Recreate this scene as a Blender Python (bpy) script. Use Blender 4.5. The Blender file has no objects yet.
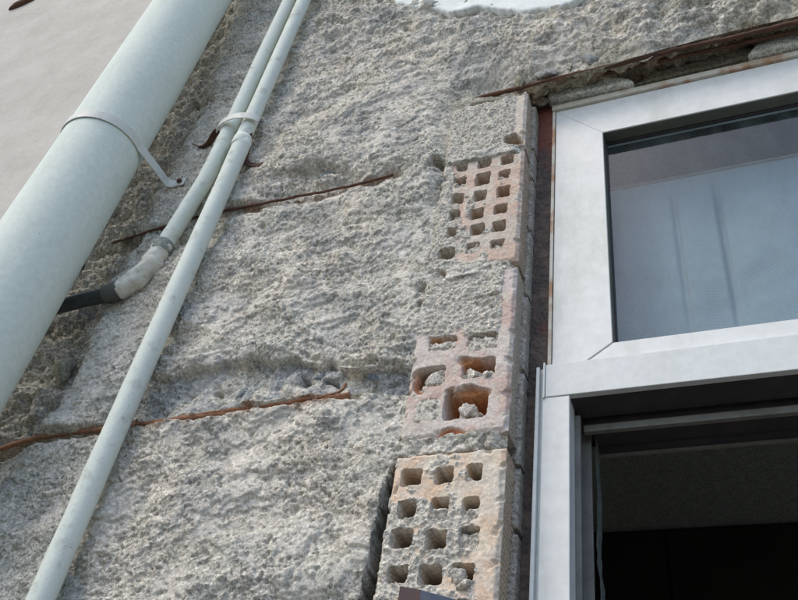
import bpy, bmesh, math, random
import numpy as np
from mathutils import Vector, Matrix, noise as mnoise

random.seed(7); np.random.seed(7)
scene = bpy.context.scene
COL = scene.collection

# ------------------------------------------------------------------ camera
W0, H0, F = 798.0, 600.0, 852.4
CX = np.array([0.92879984, 0.14755515, 0.33993872])     # wall-right, seen in camera axes
CY = np.array([0.34508391, -0.6787556, -0.64823447])    # into the wall
CZ = np.array([0.13508498, 0.71938746, -0.681347])      # up
CAM = np.array([0.0, -0.8, 1.6])
cam_data = bpy.data.cameras.new('camera')
cam = bpy.data.objects.new('camera', cam_data); COL.objects.link(cam)
R = Matrix((CX, CY, CZ))                                # rows: world axes in camera axes -> camera-to-world
cam.matrix_world = Matrix.Translation(Vector(CAM)) @ R.to_4x4()
cam_data.sensor_width = 36.0
cam_data.lens = 36.0 * F / W0
cam_data.clip_start = 0.01; cam_data.clip_end = 500
scene.camera = cam

# ------------------------------------------------------------------ light
SUN_EL, SUN_AZ = math.radians(52), math.radians(218)    # azimuth clockwise from +Y
world = bpy.data.worlds.new('World'); scene.world = world; world.use_nodes = True
wn = world.node_tree.nodes; wl = world.node_tree.links
bg = wn['Background']; sky = wn.new('ShaderNodeTexSky')
sky.sky_type = 'NISHITA'; sky.sun_disc = False
sky.sun_elevation = SUN_EL; sky.sun_rotation = SUN_AZ
sky.dust_density = 1.9; sky.air_density = 1.0; sky.ozone_density = 1.0
wl.new(sky.outputs[0], bg.inputs[0]); bg.inputs[1].default_value = 0.15
sd = bpy.data.lights.new('sun', 'SUN'); sun = bpy.data.objects.new('sun', sd); COL.objects.link(sun)
sd.energy = 0.75; sd.angle = math.radians(24); sd.color = (1.0, 0.91, 0.70)
to_sun = Vector((math.sin(SUN_AZ) * math.cos(SUN_EL), math.cos(SUN_AZ) * math.cos(SUN_EL), math.sin(SUN_EL)))
sun.rotation_euler = to_sun.to_track_quat('Z', 'Y').to_euler()
sun.location = (-3, -6, 9)

vs = scene.view_settings
vs.view_transform = 'Standard'; vs.look = 'None'; vs.gamma = 1.0; vs.exposure = 0.67
vs.use_curve_mapping = False
scene.render.engine = 'CYCLES'
scene.cycles.max_bounces = 8; scene.cycles.transparent_max_bounces = 12

# ------------------------------------------------------------------ helpers
def at(px, py, y=0.0):
    """point of the plane Y = y that the photograph shows at pixel px, py"""
    c = np.array([px - 399.0, 300.0 - py, -F]); d = np.array([c @ CX, c @ CY, c @ CZ])
    return CAM + (y - CAM[1]) / d[1] * d

def pix(X, Y, Z):
    x, y, z = X - CAM[0], Y - CAM[1], Z - CAM[2]
    c = [CX[k] * x + CY[k] * y + CZ[k] * z for k in range(3)]
    return 399 + F * c[0] / -c[2], 300 - F * c[1] / -c[2]

def sstep(a, b, x):
    t = np.clip((x - a) / (b - a), 0, 1); return t * t * (3 - 2 * t)

def hsh(i, j, seed):
    n = (i.astype(np.int64) * 374761393 + j.astype(np.int64) * 668265263 + seed * 974634777) & 0xffffffff
    n = ((n ^ (n >> 13)) * 1274126177) & 0xffffffff
    n = ((n ^ (n >> 16)) * 2246822519) & 0xffffffff
    return ((n ^ (n >> 15)) & 0xffffff) / float(0x1000000)

def pn(x, z, f, seed=0):
    x = x * f + seed * 17.31; z = z * f + seed * 9.77
    i = np.floor(x); j = np.floor(z); u = x - i; v = z - j
    def g(di, dj):
        a = hsh(i + di, j + dj, seed) * 6.2831853
        return np.cos(a) * (u - di) + np.sin(a) * (v - dj)
    su = u * u * u * (u * (u * 6 - 15) + 10); sv = v * v * v * (v * (v * 6 - 15) + 10)
    a = g(0, 0) * (1 - su) + g(1, 0) * su; b = g(0, 1) * (1 - su) + g(1, 1) * su
    return (a * (1 - sv) + b * sv) * 1.5

def fbm(x, z, f, octv=4, gain=0.5, seed=0):
    r = 0; a = 1.0
    for k in range(octv):
        r = r + a * pn(x, z, f, seed + k * 3); a *= gain; f *= 2.03
    return r

def worley(x, z, f, seed=0):
    """distance to nearest cell point and that cell's random value"""
    x = x * f; z = z * f; i = np.floor(x); j = np.floor(z)
    best = np.full(x.shape, 9.0); idv = np.zeros(x.shape)
    for di in (-1, 0, 1):
        for dj in (-1, 0, 1):
            a = i + di; b = j + dj
            d = np.hypot(a + hsh(a, b, seed) - x, b + hsh(a, b, seed + 1) - z)
            m = d < best; best = np.where(m, d, best); idv = np.where(m, hsh(a, b, seed + 2), idv)
    return best, idv

def link(o, parent=None):
    COL.objects.link(o)
    if parent: o.parent = parent
    return o

def tag(o, label=None, cat=None, group=None, kind=None):
    if label: o['label'] = label
    if cat: o['category'] = cat
    if group: o['group'] = group
    if kind: o['kind'] = kind
    return o

def empty(name, label, cat, group=None):
    o = bpy.data.objects.new(name, None); o.empty_display_size = 0.05
    return tag(link(o), label, cat, group)

def mesh_obj(name, verts, faces, mat, parent=None, col=None, smooth=True):
    me = bpy.data.meshes.new(name)
    verts = np.asarray(verts, dtype=np.float32); faces = np.asarray(faces, dtype=np.int32)
    me.vertices.add(len(verts)); me.vertices.foreach_set('co', verts.ravel())
    k = faces.shape[1]
    me.loops.add(faces.size); me.loops.foreach_set('vertex_index', faces.ravel())
    me.polygons.add(len(faces))
    me.polygons.foreach_set('loop_start', np.arange(0, faces.size, k, dtype=np.int32))
    me.polygons.foreach_set('use_smooth', np.full(len(faces), smooth))
    me.update(calc_edges=True)
    if col is not None:
        a = me.color_attributes.new('Col', 'FLOAT_COLOR', 'POINT')
        c = np.ones((len(verts), 4), dtype=np.float32); c[:, :np.shape(col)[1]] = col
        a.data.foreach_set('color', c.ravel())
    me.materials.append(mat)
    return link(bpy.data.objects.new(name, me), parent)

def sheet(name, P, mat, parent=None, keep=None, col=None, flip=False):
    """P: rows x cols x 3; keep: mask of quads; col: rows x cols x 3"""
    n, m = P.shape[:2]
    I = np.arange(n * m).reshape(n, m)
    q = np.stack([I[:-1, :-1], I[:-1, 1:], I[1:, 1:], I[1:, :-1]], -1)
    q = q[keep] if keep is not None else q.reshape(-1, 4)
    q = q.reshape(-1, 4)
    if flip: q = q[:, ::-1]
    used = np.unique(q); mp = np.zeros(n * m, np.int64); mp[used] = np.arange(len(used))
    V = P.reshape(-1, 3)[used]; c = col.reshape(-1, col.shape[-1])[used] if col is not None else None
    return mesh_obj(name, V, mp[q], mat, parent, c)

def bm_obj(name, bm, mat, parent=None, smooth=False):
    me = bpy.data.meshes.new(name); bm.to_mesh(me); bm.free()
    for p in me.polygons: p.use_smooth = smooth
    me.materials.append(mat)
    return link(bpy.data.objects.new(name, me), parent)

def box(name, x0, x1, y0, y1, z0, z1, mat, parent=None, bevel=0.0008):
    bm = bmesh.new(); bmesh.ops.create_cube(bm, size=1)
    for v in bm.verts:
        v.co = Vector((x0 if v.co.x < 0 else x1, y0 if v.co.y < 0 else y1, z0 if v.co.z < 0 else z1))
    if bevel:
        bmesh.ops.bevel(bm, geom=bm.edges[:], offset=bevel, segments=2, affect='EDGES', profile=0.6)
    return bm_obj(name, bm, mat, parent)

def prism(name, pts, y0, y1, mat, parent=None, bevel=0.0008):
    """polygon in X, Z extruded from y0 (front) to y1"""
    bm = bmesh.new()
    a = [bm.verts.new((p[0], y0, p[1])) for p in pts]; b = [bm.verts.new((p[0], y1, p[1])) for p in pts]
    n = len(pts); bm.faces.new(a); bm.faces.new(b[::-1])
    for i in range(n): bm.faces.new((a[i], b[i], b[(i + 1) % n], a[(i + 1) % n]))
    bmesh.ops.recalc_face_normals(bm, faces=bm.faces[:])
    if bevel: bmesh.ops.bevel(bm, geom=bm.edges[:], offset=bevel, segments=1, affect='EDGES')
    return bm_obj(name, bm, mat, parent)

def catmull(pts, n=8):
    pts = [np.array(p, float) for p in pts]; out = []
    P = [2 * pts[0] - pts[1]] + pts + [2 * pts[-1] - pts[-2]]
    for i in range(1, len(P) - 2):
        for k in range(n):
            t = k / n
            out.append(0.5 * (2 * P[i] + (P[i + 1] - P[i - 1]) * t + (2 * P[i - 1] - 5 * P[i] + 4 * P[i + 1] - P[i + 2]) * t * t
                       + (3 * P[i] - P[i - 1] - 3 * P[i + 1] + P[i + 2]) * t ** 3))
    out.append(pts[-1]); return out

def tube(name, pts, rad, mat, parent=None, seg=24, rough=0.0, rf=60, caps=True):
    pts = [Vector(p) for p in pts]; n = len(pts)
    rads = rad if hasattr(rad, '__len__') else [rad] * n
    V = []; t0 = (pts[1] - pts[0]).normalized()
    u = t0.orthogonal().normalized()
    for i, p in enumerate(pts):
        t = (pts[min(i + 1, n - 1)] - pts[max(i - 1, 0)]).normalized()
        u = (u - t * u.dot(t)).normalized(); w = t.cross(u)
        for k in range(seg):
            a = 2 * math.pi * k / seg; d = u * math.cos(a) + w * math.sin(a)
            r = rads[i]
            if rough:
                q = (p + d * r) * rf; r += rough * (mnoise.noise(q) + 0.5 * mnoise.noise(q * 2.7))
            V.append(p + d * r)
    Fc = [(i * seg + k, i * seg + (k + 1) % seg, (i + 1) * seg + (k + 1) % seg, (i + 1) * seg + k)
          for i in range(n - 1) for k in range(seg)]
    o = mesh_obj(name, np.array([tuple(v) for v in V]), Fc, mat, parent)
    if caps:
        bm = bmesh.new(); bm.from_mesh(o.data); bm.verts.ensure_lookup_table()
        bm.faces.new([bm.verts[k] for k in range(seg)][::-1]); bm.faces.new([bm.verts[(n - 1) * seg + k] for k in range(seg)])
        bm.to_mesh(o.data); bm.free()
    return o

def strap(name, pts, zs, width, thick, mat, parent=None):
    """flat band following plan points (x, y), of given height in Z"""
    pts = [np.array(p, float) for p in pts]; n = len(pts); V = []; Fc = []
    if not hasattr(zs, '__len__'): zs = [zs] * n
    for i in range(n):
        t = pts[min(i + 1, n - 1)] - pts[max(i - 1, 0)]; t /= np.linalg.norm(t) + 1e-9; nn = np.array([t[1], -t[0]]) * thick / 2
        for s, dz in ((1, -width / 2), (1, width / 2), (-1, width / 2), (-1, -width / 2)):
            q = pts[i] + nn * s; V.append((q[0], q[1], zs[i] + dz))
    for i in range(n - 1):
        for k in range(4):
            Fc.append((i * 4 + k, i * 4 + (k + 1) % 4, i * 4 + 4 + (k + 1) % 4, i * 4 + 4 + k))
    Fc += [(3, 2, 1, 0), tuple((n - 1) * 4 + k for k in range(4))]
    o = mesh_obj(name, V, Fc, mat, parent, smooth=False)
    m = o.modifiers.new('bevel', 'BEVEL'); m.width = thick * 0.3; m.segments = 1
    return o

def lump(name, c, sx, sy, sz, mat, parent=None, seed=0, sub=3, amp=0.35, cuts=5, rot=0.0, freq=1.3):
    """angular broken piece: a ball cut by a few planes and roughened"""
    rnd = random.Random(seed); bm = bmesh.new(); bmesh.ops.create_icosphere(bm, subdivisions=sub, radius=1)
    pl = []
    for _ in range(cuts):
        d = Vector((rnd.gauss(0, 1), rnd.gauss(0, 1), rnd.gauss(0, 1))).normalized(); pl.append((d, rnd.uniform(0.35, 0.75)))
    off = Vector((seed * 3.1, seed * 1.7, 0)); cr, sr = math.cos(rot), math.sin(rot)
    for v in bm.verts:
        p = v.co.copy()
        for d, h in pl:
            e = p.dot(d) - h
            if e > 0: p -= d * e * 0.9
        p *= 1 + amp * (mnoise.noise(p * freq + off) + 0.45 * mnoise.noise(p * freq * 3 + off) + 0.25 * mnoise.noise(p * freq * 7 + off))
        x, y, z = p.x * sx, p.y * sy, p.z * sz
        v.co = Vector((c[0] + x * cr - z * sr, c[1] + y, c[2] + x * sr + z * cr))
    return bm_obj(name, bm, mat, parent, smooth=True)

# ------------------------------------------------------------------ materials
def new_mat(name):
    m = bpy.data.materials.new(name); m.use_nodes = True
    nt = m.node_tree; return m, nt, nt.nodes['Principled BSDF']

def nnode(nt, typ, **kw):
    n = nt.nodes.new(typ)
    for k, v in kw.items():
        if k in n.inputs.keys(): n.inputs[k].default_value = v
        else: setattr(n, k, v)
    return n

def coords(nt):
    return nnode(nt, 'ShaderNodeTexCoord').outputs['Object']

def ramp(nt, src, stops):
    r = nt.nodes.new('ShaderNodeValToRGB'); nt.links.new(src, r.inputs[0])
    e = r.color_ramp.elements
    while len(e) < len(stops): e.new(0.5)
    for k, (p, c) in enumerate(stops):
        e[k].position = p; e[k].color = (c, c, c, 1) if isinstance(c, (int, float)) else (*c, 1)
    return r.outputs[0]

def mixc(nt, fac, a, b, blend='MIX'):
    m = nt.nodes.new('ShaderNodeMix'); m.data_type = 'RGBA'; m.blend_type = blend
    for sock, v in ((m.inputs[0], fac), (m.inputs[6], a), (m.inputs[7], b)):
        if isinstance(v, bpy.types.NodeSocket): nt.links.new(v, sock)
        elif isinstance(v, (int, float)): sock.default_value = v
        else: sock.default_value = (*v, 1)
    return m.outputs[2]

def noise_n(nt, vec, scale, detail=4, rough=0.6):
    n = nnode(nt, 'ShaderNodeTexNoise', Scale=scale, Detail=detail, Roughness=rough)
    nt.links.new(vec, n.inputs['Vector']); return n.outputs['Fac']

def bump(nt, bsdf, h, strength, dist):
    b = nnode(nt, 'ShaderNodeBump', Strength=strength, Distance=dist)
    nt.links.new(h, b.inputs['Height']); nt.links.new(b.outputs[0], bsdf.inputs['Normal'])

def masonry_mat(name, base=None, speck=0.42, bscale=330, bstr=0.8, bdist=0.0018, rough=0.93, grain=1.0):
    m, nt, b = new_mat(name); v = coords(nt)
    if base is None:
        a = nnode(nt, 'ShaderNodeVertexColor'); a.layer_name = 'Col'; c = a.outputs[0]
    else:
        r = nnode(nt, 'ShaderNodeRGB'); r.outputs[0].default_value = (*base, 1); c = r.outputs[0]
    n1 = noise_n(nt, v, 160, 5, 0.7); n2 = noise_n(nt, v, 38, 4, 0.6); n3 = noise_n(nt, v, 600, 2, 0.5)
    c0 = c
    c = mixc(nt, 1.0, c, ramp(nt, n1, [(0.3, 1 - speck), (0.7, 1 + speck * 0.8)]), 'MULTIPLY')
    c = mixc(nt, 1.0, c, ramp(nt, n2, [(0.3, 0.90), (0.7, 1.10)]), 'MULTIPLY')
    c = mixc(nt, 1.0, c, ramp(nt, n3, [(0.33, 1 - 0.28 * grain), (0.62, 1 + 0.26 * grain)]), 'MULTIPLY')
    vo = nnode(nt, 'ShaderNodeTexVoronoi', Scale=330.0); nt.links.new(v, vo.inputs['Vector'])      # sand grains, each its own tone
    bw = nnode(nt, 'ShaderNodeSeparateColor'); nt.links.new(vo.outputs['Color'], bw.inputs[0])
    c = mixc(nt, 1.0, c, ramp(nt, bw.outputs[0], [(0.0, 1 - 0.34 * grain), (0.5, 1.0), (1.0, 1 + 0.30 * grain)]), 'MULTIPLY')
    if base is None: c = mixc(nt, a.outputs['Alpha'], mixc(nt, 0.35, c0, c), c)                     # alpha: how gritty the surface is
    nt.links.new(c, b.inputs['Base Color'])
    b.inputs['Roughness'].default_value = rough; b.inputs['Specular IOR Level'].default_value = 0.25
    h = noise_n(nt, v, bscale, 6, 0.7)
    bump(nt, b, h, bstr, bdist)
    if base is None:
        bn = [n for n in nt.nodes if n.type == 'BUMP'][0]; mm = nnode(nt, 'ShaderNodeMath'); mm.operation = 'MULTIPLY'
        nt.links.new(a.outputs['Alpha'], mm.inputs[0]); mm.inputs[1].default_value = bstr; nt.links.new(mm.outputs[0], bn.inputs['Strength'])
    return m

def paint_mat(name, base, dirt, dirt_lo=0.56, dirt_hi=0.78, rough=0.45, speck=None, bstr=0.12, scale=14, bscale=120, stain=None, stretch=1.0):
    m, nt, b = new_mat(name); v = coords(nt)
    mp = nnode(nt, 'ShaderNodeMapping'); nt.links.new(v, mp.inputs[0]); mp.inputs['Scale'].default_value = (1, 1, stretch)
    n1 = noise_n(nt, mp.outputs[0], scale, 6, 0.68); n2 = noise_n(nt, v, scale * 9, 3, 0.6)
    c = mixc(nt, ramp(nt, n1, [(dirt_lo, 0.0), (dirt_hi, 0.8)]), base, dirt)
    c = mixc(nt, 1.0, c, ramp(nt, n2, [(0.3, 0.93), (0.7, 1.04)]), 'MULTIPLY')
    if stain:
        s = noise_n(nt, v, stain[1], 5, 0.6)
        c = mixc(nt, ramp(nt, s, [(stain[2], 0.0), (stain[3], 0.85)]), c, stain[0])
    if speck:
        w = nnode(nt, 'ShaderNodeTexVoronoi', Scale=speck[1]); nt.links.new(v, w.inputs['Vector'])
        k = ramp(nt, w.outputs['Distance'], [(speck[2] * 0.5, 1.0), (speck[2], 0.0)])
        g = noise_n(nt, v, speck[1] * 0.35, 2, 0.5)
        kk = mixc(nt, 1.0, k, ramp(nt, g, [(0.55, 0.0), (0.62, 1.0)]), 'MULTIPLY')
        c = mixc(nt, kk, c, speck[0])
    nt.links.new(c, b.inputs['Base Color'])
    nt.links.new(ramp(nt, n1, [(0.3, rough - 0.08), (0.8, rough + 0.2)]), b.inputs['Roughness'])
    h = noise_n(nt, v, bscale, 4, 0.6); bump(nt, b, h, bstr, 0.002)
    return m

M = {}
M['concrete'] = masonry_mat('spalled concrete')
M['brick'] = masonry_mat('clay brick', speck=0.2, bscale=380, bstr=0.8, bdist=0.0016, grain=0.9)
M['mortar'] = masonry_mat('mortar', (0.55, 0.51, 0.45))
M['mortar_warm'] = masonry_mat('warm mortar', (0.36, 0.32, 0.26))
M['stone_blue'] = masonry_mat('blue grey stone', (0.20, 0.225, 0.235), bstr=0.35)
M['stone_grey'] = masonry_mat('grey stone', (0.33, 0.33, 0.31), bstr=0.4)
M['stone_moss'] = masonry_mat('mossy stone', (0.30, 0.285, 0.215))
M['old_plaster'] = masonry_mat('old plaster', (0.64, 0.66, 0.59), speck=0.25, bstr=0.35)
M['plaster_l'] = paint_mat('off white plaster', (0.56, 0.53, 0.475), (0.49, 0.455, 0.40), 0.42, 0.75, 0.85, scale=6, bstr=0.6, bscale=70)
M['plaster_t'] = paint_mat('white painted plaster', (0.80, 0.84, 0.81), (0.6, 0.62, 0.56), 0.55, 0.85, 0.8, bstr=0.3)
M['downpipe'] = paint_mat('mint white pipe paint', (0.72, 0.785, 0.71), (0.64, 0.70, 0.625), 0.48, 0.80, 0.80, speck=((0.22, 0.21, 0.17), 70, 0.075), scale=11, bstr=0.16, stretch=0.35)
M['conduit'] = paint_mat('white conduit paint', (0.71, 0.765, 0.695), (0.45, 0.47, 0.41), 0.56, 0.70, 0.75, speck=((0.2, 0.19, 0.15), 110, 0.12), scale=30, bstr=0.25)
M['elbow'] = paint_mat('daubed joint paint', (0.72, 0.70, 0.62), (0.40, 0.40, 0.35), 0.50, 0.75, 0.8, scale=80, bstr=0.5, bscale=260)
M['strap_white'] = paint_mat('painted strap', (0.66, 0.68, 0.63), (0.42, 0.36, 0.28), 0.55, 0.8, 0.55, scale=60)
M['rust'] = paint_mat('rust', (0.085, 0.042, 0.030), (0.17, 0.080, 0.045), 0.42, 0.62, 0.85, scale=90, bstr=0.6, bscale=400)
M['rust_orange'] = paint_mat('orange rust', (0.33, 0.165, 0.09), (0.14, 0.07, 0.045), 0.42, 0.66, 0.88, scale=110, bstr=0.6, bscale=420)
M['steel_strip'] = paint_mat('rusting steel strip', (0.080, 0.064, 0.057), (0.22, 0.165, 0.13), 0.42, 0.66, 0.8, scale=38, bstr=0.9, bscale=260,
                             stain=((0.17, 0.05, 0.032), 9, 0.60, 0.74), speck=((0.5, 0.5, 0.46), 140, 0.10))
M['frame'] = paint_mat('white lacquered aluminium', (0.74, 0.75, 0.725), (0.55, 0.57, 0.51), 0.50, 0.66, 0.42, scale=7, stretch=0.4, bstr=0.05, speck=((0.35, 0.36, 0.33), 60, 0.035))
M['frame_grey'] = paint_mat('grey lacquered aluminium', (0.66, 0.685, 0.665), (0.52, 0.54, 0.50), 0.5, 0.8, 0.36, scale=10, bstr=0.06)
M['frame_rust'] = paint_mat('rust stained white paint', (0.68, 0.65, 0.56), (0.50, 0.44, 0.34), 0.45, 0.7, 0.6, scale=30, stain=((0.40, 0.19, 0.08), 16, 0.50, 0.62))
M['frame_dark'] = paint_mat('weathered inner track', (0.20, 0.20, 0.18), (0.10, 0.10, 0.09), 0.45, 0.75, 0.5, scale=30)
M['gasket'] = paint_mat('gasket and track shade', (0.045, 0.04, 0.042), (0.09, 0.08, 0.075), 0.5, 0.8, 0.6, scale=40)  # seal colour, also the painted shade behind transom and tracks
M['rubber'] = paint_mat('black rubber hose', (0.035, 0.043, 0.046), (0.09, 0.10, 0.105), 0.5, 0.75, 0.5, scale=60, bstr=0.3)
M['rubber_grey'] = paint_mat('grey hose sleeve', (0.10, 0.10, 0.09), (0.2, 0.19, 0.17), 0.5, 0.75, 0.7, scale=80, bstr=0.4)
M['wrap'] = paint_mat('frayed wrap', (0.33, 0.36, 0.33), (0.16, 0.18, 0.16), 0.45, 0.65, 0.85, scale=120, bstr=0.6, bscale=300)
M['blue_steel'] = paint_mat('grey blue steel', (0.10, 0.115, 0.155), (0.16, 0.17, 0.19), 0.5, 0.75, 0.5, scale=60)
M['brown_steel'] = paint_mat('brown primed steel', (0.055, 0.032, 0.034), (0.09, 0.05, 0.045), 0.5, 0.75, 0.65, scale=60)
M['ceiling'] = masonry_mat('ceiling paint', (0.48, 0.54, 0.50), speck=0.08, bstr=0.1)
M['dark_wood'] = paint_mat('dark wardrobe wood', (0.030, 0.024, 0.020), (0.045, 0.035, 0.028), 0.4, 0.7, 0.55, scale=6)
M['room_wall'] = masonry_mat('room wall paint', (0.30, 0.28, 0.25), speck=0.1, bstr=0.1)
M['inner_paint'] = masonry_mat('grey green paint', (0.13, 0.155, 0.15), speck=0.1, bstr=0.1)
M['shade_olive'] = paint_mat('olive reveal shade', (0.10, 0.105, 0.08), (0.17, 0.16, 0.12), 0.45, 0.75, 0.6, scale=40)  # dark olive carries the shade under the top rail
M['ground'] = masonry_mat('paving', (0.15, 0.147, 0.135))

nt = M['steel_strip'].node_tree; b = nt.nodes['Principled BSDF']; old = b.inputs['Base Color'].links[0].from_socket
sx = nnode(nt, 'ShaderNodeSeparateXYZ'); v = coords(nt); nt.links.new(v, sx.inputs[0])
ad = nnode(nt, 'ShaderNodeMath'); ad.operation = 'MULTIPLY_ADD'; nt.links.new(noise_n(nt, v, 25, 4, 0.6), ad.inputs[0]); ad.inputs[1].default_value = 0.25; nt.links.new(sx.outputs[2], ad.inputs[2])
mr_ = nnode(nt, 'ShaderNodeMapRange'); nt.links.new(ad.outputs[0], mr_.inputs[0]); mr_.inputs[1].default_value = 2.90; mr_.inputs[2].default_value = 2.98; mr_.inputs[4].default_value = 0.85
nt.links.new(mixc(nt, mr_.outputs[0], old, (0.20, 0.060, 0.040)), b.inputs['Base Color'])

# curtain cloth: fine weave relief
m, nt, b = new_mat('curtain cloth'); v = coords(nt)
wv = nnode(nt, 'ShaderNodeTexWave', Scale=150.0, Distortion=1.6, Detail=2.0); wv.bands_direction = 'Z'
nt.links.new(v, wv.inputs['Vector'])
nt.links.new(mixc(nt, ramp(nt, wv.outputs['Fac'], [(0.2, 0.0), (0.8, 1.0)]), (0.23, 0.30, 0.345), (0.36, 0.45, 0.505)), b.inputs['Base Color'])
b.inputs['Roughness'].default_value = 0.9; bump(nt, b, wv.outputs['Fac'], 0.4, 0.001); M['curtain'] = m

# dusty window glass: clear film, mirror reflection by Fresnel, a thin veil of dust
m, nt, b = new_mat('dusty glass'); nt.nodes.remove(b); v = coords(nt)
tr = nnode(nt, 'ShaderNodeBsdfTransparent'); tr.inputs[0].default_value = (0.93, 0.955, 0.96, 1)
gl = nnode(nt, 'ShaderNodeBsdfGlossy', Roughness=0.02); df = nnode(nt, 'ShaderNodeBsdfDiffuse'); df.inputs[0].default_value = (0.34, 0.40, 0.39, 1)
ge = nnode(nt, 'ShaderNodeNewGeometry'); dt = nnode(nt, 'ShaderNodeVectorMath'); dt.operation = 'DOT_PRODUCT'
nt.links.new(ge.outputs['Incoming'], dt.inputs[0]); nt.links.new(ge.outputs['Normal'], dt.inputs[1])
def mth(op, a, b_=0.0):
    q = nnode(nt, 'ShaderNodeMath'); q.operation = op
    for s_, v_ in ((q.inputs[0], a), (q.inputs[1], b_)):
        if isinstance(v_, bpy.types.NodeSocket): nt.links.new(v_, s_)
        else: s_.default_value = v_
    return q.outputs[0]
schlick = mth('ADD', mth('MULTIPLY', mth('POWER', mth('SUBTRACT', 1.0, mth('ABSOLUTE', dt.outputs['Value'])), 5.0), 0.96), 0.04)
mx = nnode(nt, 'ShaderNodeMixShader'); my = nnode(nt, 'ShaderNodeMixShader')
nt.links.new(schlick, mx.inputs[0]); nt.links.new(tr.outputs[0], mx.inputs[1]); nt.links.new(gl.outputs[0], mx.inputs[2])
mp = nnode(nt, 'ShaderNodeMapping'); nt.links.new(v, mp.inputs[0]); mp.inputs['Scale'].default_value = (1.0, 1.0, 0.3)
d1 = ramp(nt, noise_n(nt, mp.outputs[0], 40, 6, 0.7), [(0.35, 0.01), (0.75, 0.08)])
w = nnode(nt, 'ShaderNodeTexVoronoi', Scale=95.0); nt.links.new(v, w.inputs['Vector'])
k = mixc(nt, 1.0, ramp(nt, w.outputs['Distance'], [(0.05, 0.5), (0.11, 0.0)]), ramp(nt, noise_n(nt, v, 30, 2, 0.5), [(0.5, 0.0), (0.6, 1.0)]), 'MULTIPLY')
nt.links.new(mixc(nt, 1.0, d1, k, 'ADD'), my.inputs[0]); nt.links.new(mx.outputs[0], my.inputs[1]); nt.links.new(df.outputs[0], my.inputs[2])
nt.links.new(my.outputs[0], nt.nodes['Material Output'].inputs[0]); M['glass'] = m

# ------------------------------------------------------------------ ground and the wall's solid core
def quad(name, pts, mat, parent=None):
    return mesh_obj(name, pts, [(0, 1, 2, 3)], mat, parent, smooth=False)

g = quad('ground', [(-150, -150, 0), (150, -150, 0), (150, 150, 0), (-150, 150, 0)], M['ground']); tag(g, kind='structure')

wall = empty('facade_wall', 'stripped house wall of rough grey concrete and hollow clay bricks beside the window', 'wall')
box('wall_core', -3.4, -0.262, 0.13, 0.40, 0, 5.4, M['mortar'], wall, 0)
box('wall_core', -0.262, 1.2, 0.095, 0.40, 2.955, 5.4, M['inner_paint'], wall, 0)
box('wall_core', 0.80, 1.2, 0.0, 0.40, 0, 2.955, M['mortar'], wall, 0)
box('wall_core', -0.262, 0.80, 0.02, 0.40, 0, 1.30, M['mortar'], wall, 0)
box('wall_core', -3.4, -0.262, 0.012, 0.13, 0, 1.86, M['mortar'], wall, 0)

# ------------------------------------------------------------------ stripped concrete (one rough sheet)
BX0, BX1 = -0.3815, -0.2450                  # brick pier, left and right face
BR = [  # z0, z1 of the four bricks, top to bottom
    (2.7530, 2.9080), (2.4840, 2.7440), (2.1905, 2.4680), (1.8900, 2.1660)]

def band(U, V, pts):                          # the line's V at each U
    p = np.array(pts, float); return np.interp(U, p[:, 0], p[:, 1])

def seg_dist(U, V, pts):
    d = np.full(U.shape, 1e9); s = np.zeros(U.shape); L = 0
    for (a, b) in zip(pts[:-1], pts[1:]):
        a = np.array(a, float); b = np.array(b, float); e = b - a; l = np.hypot(*e)
        t = np.clip(((U - a[0]) * e[0] + (V - a[1]) * e[1]) / (l * l), 0, 1)
        q = np.hypot(U - a[0] - t * e[0], V - a[1] - t * e[1]); k = q < d
        d = np.where(k, q, d); s = np.where(k, L + t * l, s); L += l
    return d, s

LINTEL = [(380, 122), (465, 99), (527, 88), (560, 78), (600, 67), (660, 50), (720, 34), (798, 16), (860, 2), (1100, -60)]
TOPEDGE = [(300, -60), (385, -14), (396, 1), (412, 4), (430, 5), (448, 9), (462, 8), (478, 3), (500, 7), (522, 9), (545, 6), (560, 4), (574, -2), (590, -14), (700, -60), (1100, -160)]

def skin(X, Z):
    return sstep(0.10, 0.34, fbm(X, Z, 9, 5, 0.65, 29))

def rough(X, Z):
    """relief of broken concrete, metres outward"""
    a = 0.45; xr = X * math.cos(a) + Z * math.sin(a); zr = (-X * math.sin(a) + Z * math.cos(a)) * 1.25
    wx = 0.006 * pn(X, Z, 40, 31); wz = 0.006 * pn(X, Z, 40, 32)
    patch = sstep(-0.3, 0.4, fbm(X, Z, 5.5, 2, 0.5, 23))
    sk = skin(X, Z); fi = 1 - 0.55 * sk                 # cement skin left smooth in places
    h = 0.0070 * fbm(X, Z, 4.5, 2, 0.5, 1) + 0.0030 * fbm(xr, zr, 15, 2, 0.55, 5)
    t = fbm(X * 0.85 + wx, Z * 1.25 + wz, 9.5, 5, 0.58, 28) * 2.6; fl = np.floor(t); q = t - fl   # broken ledges
    h = h + 0.0036 * (fl + sstep(0.0, 0.13, q) + 0.25 * q)
    st = fbm(xr * 0.8 + wx, zr + wz, 34, 3, 0.6, 26); h = h + 0.0007 * sstep(-0.05, 0.05, st) * fi
    h = h + fi * ((0.0004 + 0.0006 * patch) * fbm(xr + wx, zr + wz, 62, 2, 0.6, 12) + (0.0006 + 0.0007 * patch) * fbm(X + wx, Z + wz, 180, 2, 0.8, 15) + 0.0009 * pn(X, Z, 480, 18))
    pit = pn(X, Z * 1.2, 95, 21) + 0.6 * pn(X, Z, 230, 22)
    h = h - 0.0045 * sstep(0.42, 0.60, pit) * (0.12 + 0.88 * patch) * fi
    d, i = worley(X + wx * 0.5, Z + wz * 0.5, 150, 41)
    h = h + 0.0014 * (0.45 - d) * (i > 0.5) * fi
    return h

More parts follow.
